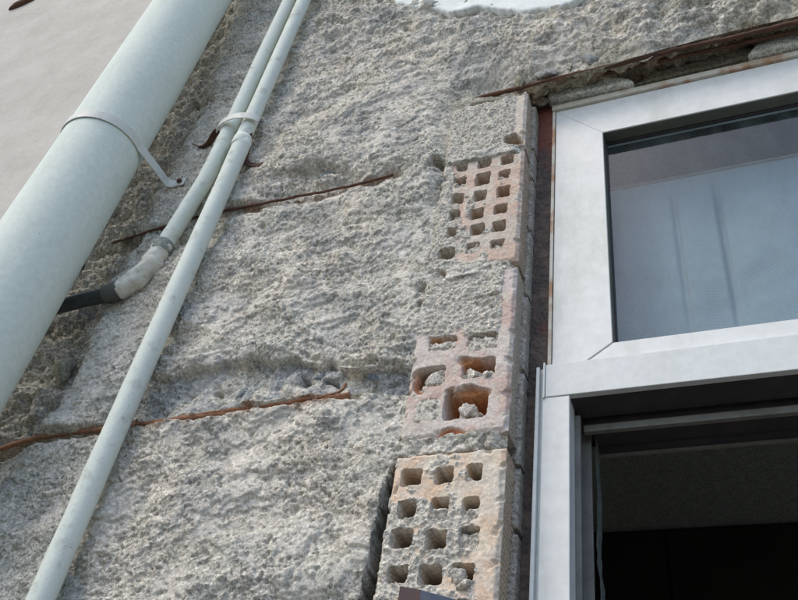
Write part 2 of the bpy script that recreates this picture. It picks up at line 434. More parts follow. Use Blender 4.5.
def rubble(X, Z, f, seed):
    d, i = worley(X + 0.01 * pn(X, Z, 25, seed + 7), Z + 0.01 * pn(X, Z, 25, seed + 8), f, seed)
    return (0.62 - d) + 0.5 * (i - 0.5), i

xs = np.concatenate([np.arange(-1.30, BX1 + 0.001, 0.0017), np.arange(BX1 + 0.0025, 0.36, 0.0023)])
zs = [1.85]
while zs[-1] < 4.0: zs.append(zs[-1] + 0.00155 + 0.0010 * max(0, zs[-1] - 2.2))
X, Z = np.meshgrid(xs, np.array(zs)); U, V = pix(X, 0.0, Z)
Uw = U + 5 * pn(X, Z, 22, 71) + 2.5 * pn(X, Z, 60, 72); Vw = V + 5 * pn(X, Z, 22, 73) + 2.5 * pn(X, Z, 60, 74)
h = rough(X, Z)
base_rough = h.copy()
# broken strip of rubble beside the big pipe
lb = np.interp(Vw, [0, 60, 110, 160, 200, 250, 300, 350, 400, 440, 480], [240, 220, 206, 176, 160, 132, 108, 84, 62, 45, -40])
rz = sstep(4, -14, Uw - lb); rb, rid = rubble(X, Z, 34, 81)
h = h - rz * 0.024 + rz * (0.007 * rb + 0.010 * fbm(X, Z, 34, 3, 0.6, 83))
rb2, rid2 = rubble(X, Z, 15, 85)
h = h + rz * 0.010 * rb2
# joint lines with the stirrups in them
G1 = [(60, 258), (108, 243), (160, 228), (215, 213), (300, 197), (398, 173)]
G2 = [(-40, 462), (-6, 450), (30, 440), (75, 432), (120, 427), (200, 417), (280, 405), (355, 394)]
d1, s1 = seg_dist(Uw * 0.35 + U * 0.65, Vw * 0.35 + V * 0.65, G1)
h = h - 0.013 * sstep(5.5, 1.0, d1) - 0.004 * sstep(14, 3, d1)
d2, s2 = seg_dist(Uw * 0.4 + U * 0.6, Vw * 0.4 + V * 0.6, G2)
wid = np.interp(U, [-40, 0, 60, 110, 160, 360], [16, 14, 8, 5, 4.5, 4]); dep = np.interp(U, [-40, 0, 70, 120, 360], [0.07, 0.06, 0.03, 0.014, 0.011])
h = h - dep * sstep(1.0, 0.35, d2 / wid)
# hollow under the upper lift of concrete, over the lower stirrup
top2 = band(Uw, Vw, [(60, 420), (110, 402), (150, 378), (185, 370), (230, 362), (300, 360), (345, 368), (372, 366), (412, 360), (430, 380)])
bot2 = band(U, V, [(60, 425), (120, 424), (200, 413), (280, 401), (355, 391), (395, 388), (430, 386)])
m2 = sstep(0, 2.5, Vw - top2) * sstep(2, -5, V - bot2) * sstep(70, 140, U) * sstep(414, 404, U)
rb3, rid3 = rubble(X, Z, 48, 91)
h = h - m2 * 0.016 + m2 * 0.007 * rb3
lip2 = np.exp(-((Vw - top2 + 7) / 8) ** 2) * sstep(150, 200, U) * sstep(414, 380, U)
h = h + 0.006 * lip2
# second hollow above the upper stirrup
top1 = band(Uw, Vw, [(250, 195), (285, 172), (310, 164), (335, 166), (360, 172), (385, 172)])
bot1 = band(U, V, [(250, 205), (300, 195), (395, 172)])
m1 = sstep(-1, 4, Vw - top1) * sstep(1, -4, V - bot1) * sstep(255, 285, U) * sstep(372, 350, U)
h = h - m1 * 0.012 + m1 * 0.008 * rb3
# ledge higher up, pale flake on the face
for pts, wd, am in (([(150, 352), (180, 358), (215, 352), (240, 345)], 5, -0.007), ([(290, 175), (320, 168), (345, 168)], 4, -0.006),
                    ([(100, 540), (140, 524), (190, 500)], 3, 0.0025), ([(268, 215), (262, 262), (256, 292)], 2.2, 0.0022),
                    ([(236, 480), (222, 452), (208, 428)], 3, -0.004), ([(186, 104), (205, 95), (215, 99)], 3.5, -0.012), ([(305, 330), (345, 352), (405, 345)], 4, 0.004), ([(290, 350), (330, 366), (400, 362)], 4, -0.006), ([(290, 590), (312, 545), (330, 520)], 3.5, -0.004), ([(60, 590), (86, 570)], 3, -0.004),
                    ([(455, 322), (500, 290)], 4, 0.003)):
    dd, ss = seg_dist(Uw * 0.5 + U * 0.5, Vw * 0.5 + V * 0.5, pts); h = h + am * sstep(wd, 0.5, dd)
# single voids
for u, v, ru, rv, dp in ((437, 164, 9, 6, 0.09), (433, 168, 6, 4, 0.07), (412, 383, 5, 12, 0.06), (427, 291, 8, 5, 0.02), (421, 309, 4, 3, 0.018), (405, 308, 4, 2, 0.014),
                         (197, 99, 9, 3, 0.02), (262, 225, 3, 4, 0.008), (124, 479, 2, 2, 0.012), (132, 588, 2, 2, 0.012), (240, 170, 4, 3, 0.01), (330, 382, 8, 3, 0.02), (300, 378, 5, 4, 0.018), (215, 386, 6, 3, 0.014),
                         (178, 322, 4, 3, 0.014), (180, 395, 4, 3, 0.012)):
    h = h - dp * sstep(1.15, 0.55, np.hypot((Uw - u) / ru, (Vw - v) / rv))
# the beam above the window turns inward towards its lower arris
le = band(U, V, LINTEL) + 3.2 * fbm(X, X * 0 + 3.3, 13, 4, 0.55, 78) - 1; dl = le - V
cave = np.exp(-(((Uw - 505) / 62) ** 2)) + 0.55 * np.exp(-(((Uw - 735) / 50) ** 2)) + 0.35
tv = sstep(30, 0, dl) * sstep(425, 470, U)
h = h - tv * 0.030 * cave + tv * 0.005 * rb
dm = 0.85 * sstep(12, 3, dl) * sstep(425, 470, U); h = h * (1 - dm) - 0.014 * dm
h = h + 0.010 * np.exp(-((dl - 44) / 16) ** 2) * sstep(440, 500, U)
# upper face is coarser, mossy streaks
up = sstep(60, 20, V) * sstep(280, 340, U)
h = h + up * 0.007 * fbm(X, Z * 1.5, 26, 2, 0.6, 55)
# joint mortar and the pockets of the brick pier
px0 = np.interp(V, [60, 150, 160, 262, 272, 335, 345, 440, 448], [BX0 + 0.022, BX0 + 0.022, BX0 + 0.004, BX0 + 0.004, BX0 + 0.030, BX0 + 0.030, BX0 + 0.006, BX0 + 0.004, BX0])
pier = sstep(-0.002, 0.003, X - px0 + 0.007 * fbm(X, Z, 45, 3, 0.6, 61) * (V < 446)) * sstep(-4, 2, V - band(U, V, LINTEL))
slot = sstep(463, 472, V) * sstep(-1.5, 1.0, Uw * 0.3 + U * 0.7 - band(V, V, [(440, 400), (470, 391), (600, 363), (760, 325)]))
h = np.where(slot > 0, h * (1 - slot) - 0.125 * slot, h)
inb = np.zeros(X.shape); jn = 0.0035 * fbm(X, Z, 60, 3, 0.6, 63)
for bi_, (z0, z1) in enumerate(BR):
    o0, o1 = ((0.004, 0.0), (0.003, 0.006), (0.0, 0.007), (0.0, 0.0))[bi_]
    inb = np.maximum(inb, sstep(z0 + o0 + jn - 0.0005, z0 + o0 + jn + 0.004, Z) * sstep(z1 - o1 + jn + 0.0005, z1 - o1 + jn - 0.004, Z))
jo = 0.0035 + 0.75 * base_rough - 0.016 * sstep(BX1 - 0.020, BX1, X)        # the joint mortar rounds off to the reveal
jo = jo - 0.05 * sstep(90, 95, V + 0.2 * (U - 495)) * sstep(106, 99, V + 0.2 * (U - 495)) * sstep(458, 468, U)
h = h * (1 - pier) + pier * (jo * (1 - inb) + inb * -0.088)
keep_v = (X < BX1 + 0.0005) | (V < le)
keep_v &= ~((X > BX1 - 0.001) & (V > le - 1))
keep_v &= (h > -0.2)
# colours: dry grey-beige, warm and cool drifts, blue stones, moss by the beam, rust near the bars
f1 = sstep(-0.5, 0.5, fbm(X, Z, 5, 3, 0.5, 101))[..., None]; f2 = sstep(0.0, 0.7, fbm(X, Z, 12, 3, 0.5, 105))[..., None]
c = np.array([0.585, 0.538, 0.455]) * (1 - f1) + np.array([0.545, 0.520, 0.452]) * f1
c = c * (1 - 0.45 * f2) + np.array([0.70, 0.65, 0.58]) * 0.45 * f2
f3 = sstep(0.25, 0.7, fbm(X, Z, 20, 3, 0.5, 109))[..., None]; c = c * (1 - 0.6 * f3) + np.array([0.37, 0.362, 0.335]) * 0.6 * f3
f4 = sstep(0.2, 0.75, fbm(X, Z, 7, 4, 0.6, 113))[..., None]; c = c * (1 - 0.6 * f4) + np.array([0.36, 0.36, 0.34]) * 0.6 * f4
sm = (m2 * (rid3 > 0.3))[..., None]; c = c * (1 - 0.7 * sm) + np.array([0.31, 0.33, 0.335]) * 0.7 * sm
rzc = (rz * 0.75)[..., None]; gr = np.array([0.37, 0.35, 0.305]) * (0.75 + 0.5 * rid[..., None]); c = c * (1 - rzc) + gr * rzc
mo = (np.clip(sstep(26, 2, dl) * (dl > -5) * sstep(430, 470, U) + 0.7 * up * sstep(0.05, 0.5, fbm(X, Z * 1.6, 16, 3, 0.55, 57)), 0, 1) * sstep(-0.5, 0.2, fbm(X, Z, 14, 3, 0.5, 58)))[..., None]
c = c * (1 - 0.72 * mo) + np.array([0.20, 0.19, 0.125]) * 0.72 * mo
ru = (0.85 * sstep(11, 2, d2) * sstep(400, 340, U) + 0.75 * sstep(7, 1, d1) * sstep(190, 230, U))[..., None] * sstep(-0.3, 0.3, fbm(X, Z, 30, 2, 0.5, 59))[..., None]
c = c * (1 - ru) + np.array([0.27, 0.15, 0.085]) * ru
sl = (0.93 * sstep(-2.6, -1.2, Uw * 0.3 + U * 0.7 - band(V, V, [(440, 400), (470, 391), (600, 363), (760, 325)])) * sstep(466, 472, V))[..., None]; c = c * (1 - sl) + np.array([0.085, 0.088, 0.075]) * sl  # dark stain plus the slot's own shade, both put into the colour
kq = keep_v[:-1, :-1] & keep_v[1:, :-1] & keep_v[:-1, 1:] & keep_v[1:, 1:]
skm = skin(X, Z)[..., None] * (1 - rz[..., None]); c = c * (1 - 0.3 * skm) + np.array([0.66, 0.63, 0.57]) * 0.3 * skm
c = np.concatenate([c, 1 - 0.5 * skm], -1)
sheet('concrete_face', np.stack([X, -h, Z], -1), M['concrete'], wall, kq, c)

# soffit of the beam, running back from its lower arris to the window
us = np.linspace(524, 900, 420); vb = np.array([at(u, np.interp(u, *np.array(LINTEL).T), 0.0) for u in us])
ys = np.linspace(0.004, 0.10, 60)
SX = np.repeat(vb[:, 0][None], len(ys), 0); SZ0 = np.repeat(vb[:, 2][None], len(ys), 0); SY = np.repeat(ys[:, None], len(us), 1)
rbs, rids = rubble(SX, SY * 1.3, 40, 121)
SZ = SZ0 + 0.006 - 0.010 * sstep(0.004, 0.03, SY) * rbs + (0.010 * fbm(SX, SY, 30, 3, 0.6, 125) - 0.004 * rbs) * sstep(0.004, 0.022, SY) + 0.020 * sstep(0.0, 0.045, SY)
SYd = SY + 0.006 * pn(SX, SY, 60, 127) * sstep(0.004, 0.02, SY)
sc_ = np.array([0.36, 0.33, 0.245]) * (0.75 + 0.5 * rids[..., None]); sru = sstep(0.1, 0.6, fbm(SX, SY, 14, 3, 0.5, 129))[..., None] * 0.6
sc_ = sc_ * (1 - sru) + np.array([0.22, 0.12, 0.07]) * sru
sheet('beam_soffit', np.stack([SX, SYd, SZ], -1), M['concrete'], wall, None, sc_)

# ------------------------------------------------------------------ hollow clay bricks
def hole_rect(u, v, w, hh):
    p = at(u, v); return p[0], p[2], abs(at(u + w / 2, v)[0] - at(u - w / 2, v)[0]) / 2, abs(at(u, v + hh / 2)[2] - at(u, v - hh / 2)[2]) / 2

def make_brick(z0, z1, holes, clay, clay2, mort, smear, seed, proud=0.0, label=None, damage=(), inner=(0.36, 0.20, 0.10), edge_amp=1.0, x0=BX0, x1=BX1):
    st = 0.00085
    dw = np.array([0.0012, 0.0035, 0.008, 0.014, 0.022, 0.032, 0.045, 0.060, 0.078])
    fx = np.arange(x0, x1 + st / 2, st); fz = np.arange(z0, z1 + st / 2, st)
    gx = np.concatenate([np.full(len(dw), x0), fx, np.full(len(dw), x1)]); ax = np.concatenate([dw[::-1], np.zeros(len(fx)), dw])
    gz = np.concatenate([np.full(len(dw), z0), fz, np.full(len(dw), z1)]); az = np.concatenate([dw[::-1], np.zeros(len(fz)), dw])
    sgn = np.concatenate([np.full(len(dw), -1.0), np.zeros(len(fx)), np.full(len(dw), 1.0)])
    X, Z = np.meshgrid(gx, gz); DX, DZ = np.meshgrid(ax, az); D = np.maximum(DX, DZ)
    U, V = pix(X, -proud, Z)
    nse = fbm(X, Z, 45, 3, 0.6, seed); fine = fbm(X, Z, 190, 3, 0.65, seed + 4)
    h = proud + 0.0008 * nse + 0.0002 * fine
    e = np.minimum(np.minimum(X - x0, x1 - X), np.minimum(Z - z0, z1 - Z)) + 0.0016 * nse * edge_amp
    h = h - 0.0045 * sstep(0.0055, -0.001, e)
    chip = sstep(0.28, 0.6, pn(X, Z, 55, seed + 7)) * sstep(0.011, 0.002, e); h = h - 0.006 * chip * edge_amp
    # mortar smeared over the face
    sm = np.zeros(X.shape) + smear(U, V, X, Z) if smear else np.zeros(X.shape)
    sm = sstep(0.42, 0.58, sm + 0.42 * fbm(X, Z, 34, 4, 0.6, seed + 11))
    mr = 0.0018 + 0.0016 * nse + 0.0013 * fine + 0.0016 * pn(X, Z, 120, seed + 13)
    h = h + sm * np.maximum(mr, -0.0008)
    col = np.array(clay) * np.ones(X.shape + (3,)); k = sstep(-0.25, 0.45, fbm(X, Z, 16, 3, 0.5, seed + 15))[..., None]
    col = col * (1 - k) + np.array(clay2) * k
    veil = sstep(-0.15, 0.5, fbm(X, Z, 26, 4, 0.65, seed + 16))[..., None] * 0.55; col = col * (1 - veil) + np.array(mort) * veil
    col = col * (1 - sm[..., None]) + np.array(mort) * sm[..., None]
    wx = 0.0013 * pn(X, Z, 75, seed + 21) + 0.0003 * pn(X, Z, 240, seed + 22); wz = 0.0013 * pn(X, Z, 75, seed + 23) + 0.0003 * pn(X, Z, 240, seed + 24)
    grit = 0.12 + 0.88 * sm
    for (u, v, ru, rv, dp, tint) in damage:
        q = sstep(1.15, 0.6, np.hypot((U + 2 * nse - u) / ru, (V + 2 * nse - v) / rv)); h = h - dp * q * (1 + 0.5 * nse)
        if tint is not None: col = col * (1 - q[..., None]) + np.array(tint) * q[..., None]
    for (u, v, w, hh, plug) in holes:
        cx, cz, rx, rzz = hole_rect(u, v, w, hh)
        a = X + wx - cx; b = Z + wz - cz
        rr = min(rx, rzz) * 0.36
        qx = np.abs(a) - rx + rr; qz = np.abs(b) - rzz + rr
        s = np.hypot(np.maximum(qx, 0), np.maximum(qz, 0)) + np.minimum(np.maximum(qx, qz), 0) - rr
        ins = sstep(0.0004, -0.0010, s)
        deep = -0.062 + 0.003 * nse
        if plug is not None:
            top, off, side = plug                      # plug surface from the bottom up to 'top' (-1..1), set back by 'off'
            lim = (b / rzz - top + 0.35 * pn(X, Z, 150, seed + 31) + side * a / rx)
            pl = sstep(0.12, -0.18, lim)
            bulge = proud - off + 0.0045 * pn(X, Z, 110, seed + 33) + 0.0022 * fine - 0.004 * sstep(-0.5, 0.1, lim)
            deep = deep * (1 - pl) + bulge * pl
            pc = (ins * pl)[..., None]
        else: pc = np.zeros(X.shape + (1,))
        h = h * (1 - ins) + np.minimum(deep, h) * ins
        grit = grit * (1 - ins) + ins * (0.25 + 0.75 * pc[..., 0])
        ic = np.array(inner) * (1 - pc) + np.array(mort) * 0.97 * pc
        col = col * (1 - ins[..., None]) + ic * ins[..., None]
    sg = np.repeat(sgn[None], len(gz), 0)
    rib = 0.0032 * sstep(0.25, 0.7, np.abs(((Z / 0.0068) % 1.0) * 2 - 1)) * sstep(0.002, 0.010, DX)
    PX = X - sg * (sstep(0, 0.004, DX) * 0 + rib + 0.0012 * sstep(0.0, 0.006, 0.006 - DX) * (DX > 0) * 0) + 0.0006 * nse * (D > 0)
    PZ = Z + 0.0008 * nse * (DZ > 0)
    PY = -h + D
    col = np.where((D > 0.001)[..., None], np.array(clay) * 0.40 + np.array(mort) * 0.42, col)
    grit = np.where(D > 0.001, 0.45, grit)
    o = sheet('hollow_brick', np.stack([PX, PY, PZ], -1), M['brick'], wall, None, np.concatenate([col, grit[..., None]], -1))
    if label: o['label'] = label
    return o

MORT = (0.60, 0.56, 0.485)
# topmost: face buried in mortar, only its right rim bare
make_brick(BR[0][0], BR[0][1], [], (0.60, 0.52, 0.43), (0.58, 0.50, 0.44), MORT,
           lambda U, V, X, Z: 1.2 * sstep(BX1 - 0.017, BX1 - 0.023, X + 0.003 * pn(X, Z, 60, 3)), 201, 0.003,
           'mortar covered hollow brick with a bare cream right rim', damage=[(513, 140, 9, 6, 0.03, (0.36, 0.25, 0.12))])
# second: three columns of six holes
H2 = [(462.7, 167.6, 11, 9, (-0.35, 0.004, 0)), (484.7, 164, 13, 9, None), (507.3, 160.6, 12, 9, None),
      (460.5, 183.8, 11, 9, (0.25, 0.003, 0.2)), (483, 179.8, 14, 12, None), (504.5, 175.4, 12, 9, (0.3, 0.004, 0)),
      (457.7, 200, 12, 10, None), (480, 196.7, 12, 10.5, None), (503.6, 192.4, 12, 11, None),
      (455, 216.5, 10, 9.5, (-0.1, 0.004, -0.5)), (477, 214.5, 13, 10.5, None), (500.8, 210, 13, 9.5, (-0.15, 0.004, 0)),
      (452.5, 233.7, 9.5, 9.5, None), (477.8, 230, 14, 10.5, None), (499, 227, 13, 10.5, None),
      (447, 255, 16, 11, (-0.5, 0.005, 0.6)), (473, 249, 13, 10.5, (0.55, 0.001, -0.5)), (497.6, 245, 14, 9, (0.45, 0.004, 0))]
make_brick(BR[1][0], BR[1][1], H2, (0.57, 0.43, 0.345), (0.56, 0.48, 0.41), MORT,
           lambda U, V, X, Z: 0.9 * sstep(462, 448, U) + 0.75 * sstep(258, 268, V) + 0.42 * sstep(188, 200, V) * sstep(492, 484, U), 221, 0.002,
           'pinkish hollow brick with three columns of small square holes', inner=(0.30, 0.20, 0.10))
# third: broken, large cells, mostly filled
H3 = [(490, 303, 26, 14, (1.2, 0.000, 0)), (483, 343, 31, 15, (0.85, 0.001, 0)), (443, 345, 27, 13, (0.62, 0.000, 0)),
      (479, 369, 33, 19, (-0.1, 0.006, 0.0)), (431, 378, 29, 20, (0.15, 0.004, -0.75)), (466, 406, 44, 27, (-0.45, 0.008, -0.25)), (428, 412, 26, 24, (1.3, -0.001, 0))]
make_brick(BR[2][0], BR[2][1], H3, (0.60, 0.53, 0.48), (0.56, 0.42, 0.36), MORT,
           lambda U, V, X, Z: 1.0 * sstep(345, 322, V) * sstep(BX1 - 0.014, BX1 - 0.022, X) + 0.7 * sstep(418, 410, U) * sstep(390, 372, V) + 0.25 * sstep(430, 440, V), 241, 0.003,
           'broken hollow brick with large orange cells half full of mortar', inner=(0.52, 0.215, 0.085),
           damage=[(492, 436, 15, 4.5, 0.02, (0.36, 0.22, 0.13)), (447, 434, 12, 4, 0.004, (0.46, 0.21, 0.12)), (452, 397, 8, 6, 0.014, (0.46, 0.22, 0.10)), (472, 391, 20, 5, 0.010, (0.55, 0.26, 0.12)), (475, 361, 20, 5, 0.008, (0.55, 0.27, 0.13)), (418, 382, 6, 12, 0.012, (0.55, 0.25, 0.12)), (443, 339, 15, 4, 0.006, (0.52, 0.26, 0.13)), (455, 432, 10, 4, 0.006, (0.55, 0.23, 0.12))])
# lowest: three columns of four holes in view
H4 = [(412.5, 479, 20, 17, (-0.75, 0.003, 0)), (445, 477, 18, 17, (-0.85, 0.003, -0.3)), (475, 474.5, 16, 18, (-0.2, 0.003, -0.1)),
      (408, 511, 17, 18, None), (440.5, 510.5, 18, 22, (0.3, 0.003, 0.1)), (472, 510, 17, 22, (0.35, 0.002, 0)),
      (403, 540.5, 21, 19, (-0.8, 0.003, 0)), (437.5, 542, 21, 20, (-0.85, 0.003, 0)), (470, 540, 20, 23, (0.72, 0.004, 0)),
      (399, 576.5, 20, 17, (-0.7, 0.003, 0.0)), (431.5, 577, 22, 20, (-0.85, 0.004, 0)), (464, 575.5, 21, 21, (-0.15, 0.002, 0.9)),
      (394, 612, 21, 19, None), (427, 612, 21, 19, None), (460, 612, 21, 19, None)]
make_brick(BR[3][0], BR[3][1], H4, (0.68, 0.51, 0.375), (0.70, 0.61, 0.49), MORT,
           lambda U, V, X, Z: 0.35 + 0.35 * sstep(490, 520, V) * sstep(480, 450, U) - 0.35 * sstep(474, 484, U), 261, 0.004,
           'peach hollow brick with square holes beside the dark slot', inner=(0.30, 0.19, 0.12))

# jamb behind the bricks: back row of ribbed blocks, mortar-faced, each with its own joint
zc = 1.86; bi = 0
for zt in (1.962, 2.083, 2.168, 2.313, 2.452, 2.592, 2.716, 2.795, 2.925):
    a0, a1 = zc + 0.0035, zt - 0.0035; zc = zt; bi += 1
    n = int((a1 - a0) / 0.0016) + 2; zz = np.linspace(a0, a1, n)
    dw = np.array([0.04, 0.02, 0.01, 0.004, 0.0015]); fx = np.arange(-0.262, -0.2398, 0.0013)
    gx = np.concatenate([fx, np.full(5, fx[-1])]); ax = np.concatenate([np.zeros(len(fx)), dw[::-1]])
    gz = np.concatenate([np.full(5, a0), zz, np.full(5, a1)]); az = np.concatenate([dw, np.zeros(n), dw[::-1]])
    Xb, Zb = np.meshgrid(gx, gz); DX, DZ = np.meshgrid(ax, az); D = np.maximum(DX, DZ)
    e = np.minimum(-0.2398 - Xb, np.minimum(Zb - a0, a1 - Zb)) + 0.0015 * pn(Xb, Zb, 90, 301 + bi)
    hb = -0.034 - 0.004 * hsh(np.array([bi]), np.array([2]), 5)[0] - 0.004 * sstep(0.005, 0, e) + 0.4 * rough(Xb, Zb) + 0.0009 * fbm(Xb, Zb, 150, 3, 0.6, 303)
    hb = hb - 0.0016 * np.abs(((Zb / 0.0074) % 1) * 2 - 1)
    cb = np.array([0.385, 0.345, 0.29]) * np.ones(Xb.shape + (3,)); kk = sstep(-0.3, 0.5, fbm(Xb, Zb, 24, 3, 0.5, 305))[..., None]
    cb = cb * (1 - kk) + np.array([0.44, 0.41, 0.36]) * kk
    sheet('jamb_block', np.stack([Xb + 0.0008 * pn(Xb, Zb, 80, 307), -hb + D, Zb], -1), M['brick'], wall, None, cb)
box('jamb_fill', -0.262, -0.2440, 0.062, 0.128, 1.3, 2.955, M['mortar_warm'], wall, 0)

# ------------------------------------------------------------------ plaster still on the wall
xs = np.arange(-3.4, -0.98, 0.008); zz = np.arange(1.86, 5.4, 0.012)
Xp, Zp = np.meshgrid(xs, zz)
edge = np.interp(Zp, [1.8, 2.3, 2.7, 2.95, 3.05, 3.2, 3.35, 3.6, 5.5], [-1.15, -1.145, -1.15, -1.14, -1.135, -1.13, -1.13, -1.13, -1.13]) + 0.008 * fbm(Xp * 0, Zp, 7, 3, 0.45, 311)
Xp = np.where(Xp > edge, edge, Xp); back = np.maximum(0, np.meshgrid(xs, zz)[0] - edge)
hp = 0.020 + 0.0015 * fbm(Xp, Zp, 3, 3, 0.5, 313) + 0.0003 * fbm(Xp, Zp, 30, 2, 0.5, 315)
Yp = np.where(back > 0, -hp + np.minimum(back * 4, 0.05), -hp)
sheet('plaster_coat', np.stack([Xp, Yp, Zp], -1), M['plaster_l'], wall)

us = np.linspace(340, 640, 300); cut = np.array([at(u, np.interp(u, *np.array(TOPEDGE).T), -0.014) for u in us])
rows = np.concatenate([[-0.5] * 1, np.linspace(0, 0.9, 60)])
Xt = np.repeat(cut[:, 0][None], 61, 0); jag = 0.004 * fbm(Xt, Xt * 0, 40, 4, 0.6, 321)
Zt = np.repeat(cut[:, 2][None], 61, 0) + jag + np.maximum(rows, 0)[:, None]; Yt = np.where(rows[:, None] < 0, 0.012, -0.007 - 0.003 * fbm(Xt, Zt, 12, 3, 0.5, 323))
sheet('plaster_coat', np.stack([Xt, Yt, Zt], -1), M['plaster_t'], wall)

# ------------------------------------------------------------------ reinforcement
def bar(pts, r, mat, label=None):
    P = catmull([at(*p) for p in pts], 14)
    P = [p + 0.0012 * np.array([0, mnoise.noise(Vector(p) * 40), mnoise.noise(Vector(p) * 40 + Vector((9, 0, 0)))]) for p in P]
    o = tube('rebar', P, r, mat, wall, 12, r * 0.28, 160)
    if label: o['label'] = label
bar([(112, 243, 0.012), (160, 228, 0.006), (205, 215, 0.004), (250, 206, 0.003), (300, 196, 0.004), (350, 186, 0.003), (393, 175, 0.004)], 0.0026, M['rust'], 'thin rusty bar in the upper joint')
bar([(-30, 459, 0.03), (30, 440, 0.018), (75, 432, 0.012), (125, 427, 0.003), (200, 416.5, 0.003), (280, 405, 0.003), (350, 395.5, 0.003)], 0.0042, M['rust_orange'], 'split rusty bar in the lower joint')
bar([(150, 423, 0.002), (215, 412, 0.000), (290, 402, -0.001), (336, 393, 0.000), (346, 384, 0.003)], 0.0022, M['rust_orange'])
bar([(470, 101, 0.022), (539, 83, 0.014), (600, 68.5, 0.010), (660, 53.5, 0.010), (730, 38, 0.010), (798, 22, 0.010), (900, -2, 0.012)], 0.0042, M['rust'], 'rusty bar along the lower edge of the beam')
bar([(590, 78, 0.03), (660, 61, 0.028), (740, 44, 0.03), (850, 20, 0.03)], 0.0035, M['rust'])

# ------------------------------------------------------------------ stones and crumbs bedded in the hollows
stones = [(243, 394, 8, 5, 'stone_blue', .012, .4), (320, 377, 9, 5, 'stone_blue', .014, .3), 
          (372, 377, 8, 5, 'stone_blue', .012, .1), (326, 177, 8, 4, 'stone_blue', .012, .3), 
          (436, 182, 10, 6, 'stone_grey', .002, 0.1), (62, 372, 10, 11, 'stone_moss', .012, .5), (104, 290, 8, 8, 'stone_moss', .02, 0),
          (126, 235, 8, 10, 'stone_moss', .014, .4), (158, 188, 7, 8, 'stone_moss', .012, .3),
          (547, 75, 10, 7, 'stone_grey', .012, .6), (588, 60, 9, 7, 'stone_grey', .012, .5), (570, 66, 7, 6, 'stone_moss', .014, .2), (520, 82, 8, 6, 'stone_moss', .014, .2), (540, 100, 8, 7, 'stone_moss', .045, .2), (536, 92, 6, 5, 'stone_moss', .04, .6),]
for i, (u, v, w, hh, mt, y, rt) in enumerate(stones):
    p = at(u, v, y); sx = abs(at(u + w, v, y)[0] - p[0]); sz = abs(at(u, v + hh, y)[2] - p[2])
    lump('stone', p, sx * 1.1, min(sx, sz) * 0.7, sz * 1.1, M[mt], wall, 400 + i, 3, 0.22, 10, rt)
# crumbs of mortar lodged in brick cells
for i, (u, v, w, hh, y) in enumerate([(436, 377, 13, 9, .004), (474, 376, 10, 7, .006), (489, 380, 7, 6, .004), (469, 414, 9, 9, .008), (458, 577, 8, 8, -.004), (466, 586, 9, 5, -.003), (441, 515, 7, 6, .001), (474, 414, 5, 4, .004)]):
    p = at(u, v, y); lump('mortar_crumb', p, abs(at(u + w, v, y)[0] - p[0]), 0.010, abs(at(u, v + hh, y)[2] - p[2]), M['mortar'], wall, 500 + i, 4, 0.4, 4, 0.2)
# slabs of old plaster wedged between beam and window
def flake(pts, y, th, mat, seed, parent):
    P = [at(u, v, y) for u, v in pts]; cen = sum(P) / len(P); L = []
    for a, b in zip(P, P[1:] + P[:1]):
        for t in np.linspace(0, 1, 7)[:-1]:
            q = a * (1 - t) + b * t; n = (q - cen); L.append(q + n * 0.12 * mnoise.noise(Vector(q) * 60 + Vector((seed, 0, 0))))
    V = []; n = len(L); rings = 7
    for k in range(rings):                           # from the back rim over the edge to the centre
        s, d = [(1.0, th), (1.0, 0.15 * th), (0.96, 0), (0.8, 0), (0.55, 0), (0.3, 0), (0.05, 0)][k]
        for q in L:
            r = cen + (q - cen) * s; V.append((r[0], y + d - 0.003 * mnoise.noise(Vector(r) * 45 + Vector((seed, 3, 0))), r[2]))
    Fc = [(k * n + i, k * n + (i + 1) % n, (k + 1) * n + (i + 1) % n, (k + 1) * n + i) for k in range(rings - 1) for i in range(n)]
    return mesh_obj('plaster_flake', V, Fc, mat, parent)
flake([(548, 98), (548, 88), (562, 81), (578, 77), (592, 76), (612, 77), (630, 78), (635, 81), (600, 88), (570, 94)], 0.039, 0.02, M['old_plaster'], 3, wall)
flake([(634, 84), (648, 73), (690, 63), (728, 52), (752, 47), (754, 56), (700, 69), (660, 79)], 0.052, 0.02, M['stone_moss'], 5, wall)
flake([(748, 54), (758, 44), (772, 36), (790, 32), (812, 24), (850, 16), (850, 30), (800, 42)], 0.039, 0.02, M['old_plaster'], 8, wall)

# ------------------------------------------------------------------ downpipe
PX, PY, PR = -1.057, -0.125, 0.0760
dp = empty('downpipe', 'thick mint white downpipe running up the left of the wall', 'pipe'); 
tube('pipe', [(PX, PY, z) for z in np.arange(0.4, 5.4, 0.05)], PR, M['downpipe'], dp, 72, 0.0006, 6)
zk = 2.866
pts = [(PX + (PR + 0.0022) * math.cos(t), PY + (PR + 0.0022) * math.sin(t)) for t in np.linspace(math.radians(-240), math.radians(12), 60)]
e = pts[-1]; pts += [(e[0] + 0.002, e[1] + 0.02), (e[0] + 0.004, e[1] + 0.05), (e[0] + 0.006, -0.020), (e[0] + 0.008, -0.013), (e[0] + 0.018, -0.009), (e[0] + 0.045, -0.010)]
st = strap('clamp', pts, zk, 0.022, 0.0022, M['strap_white'], dp); st['label'] = 'dirty white strap around the downpipe'
lump('screw', (e[0] + 0.034, -0.014, zk), 0.006, 0.004, 0.006, M['rust'], st, 71, 2, 0.1, 0)

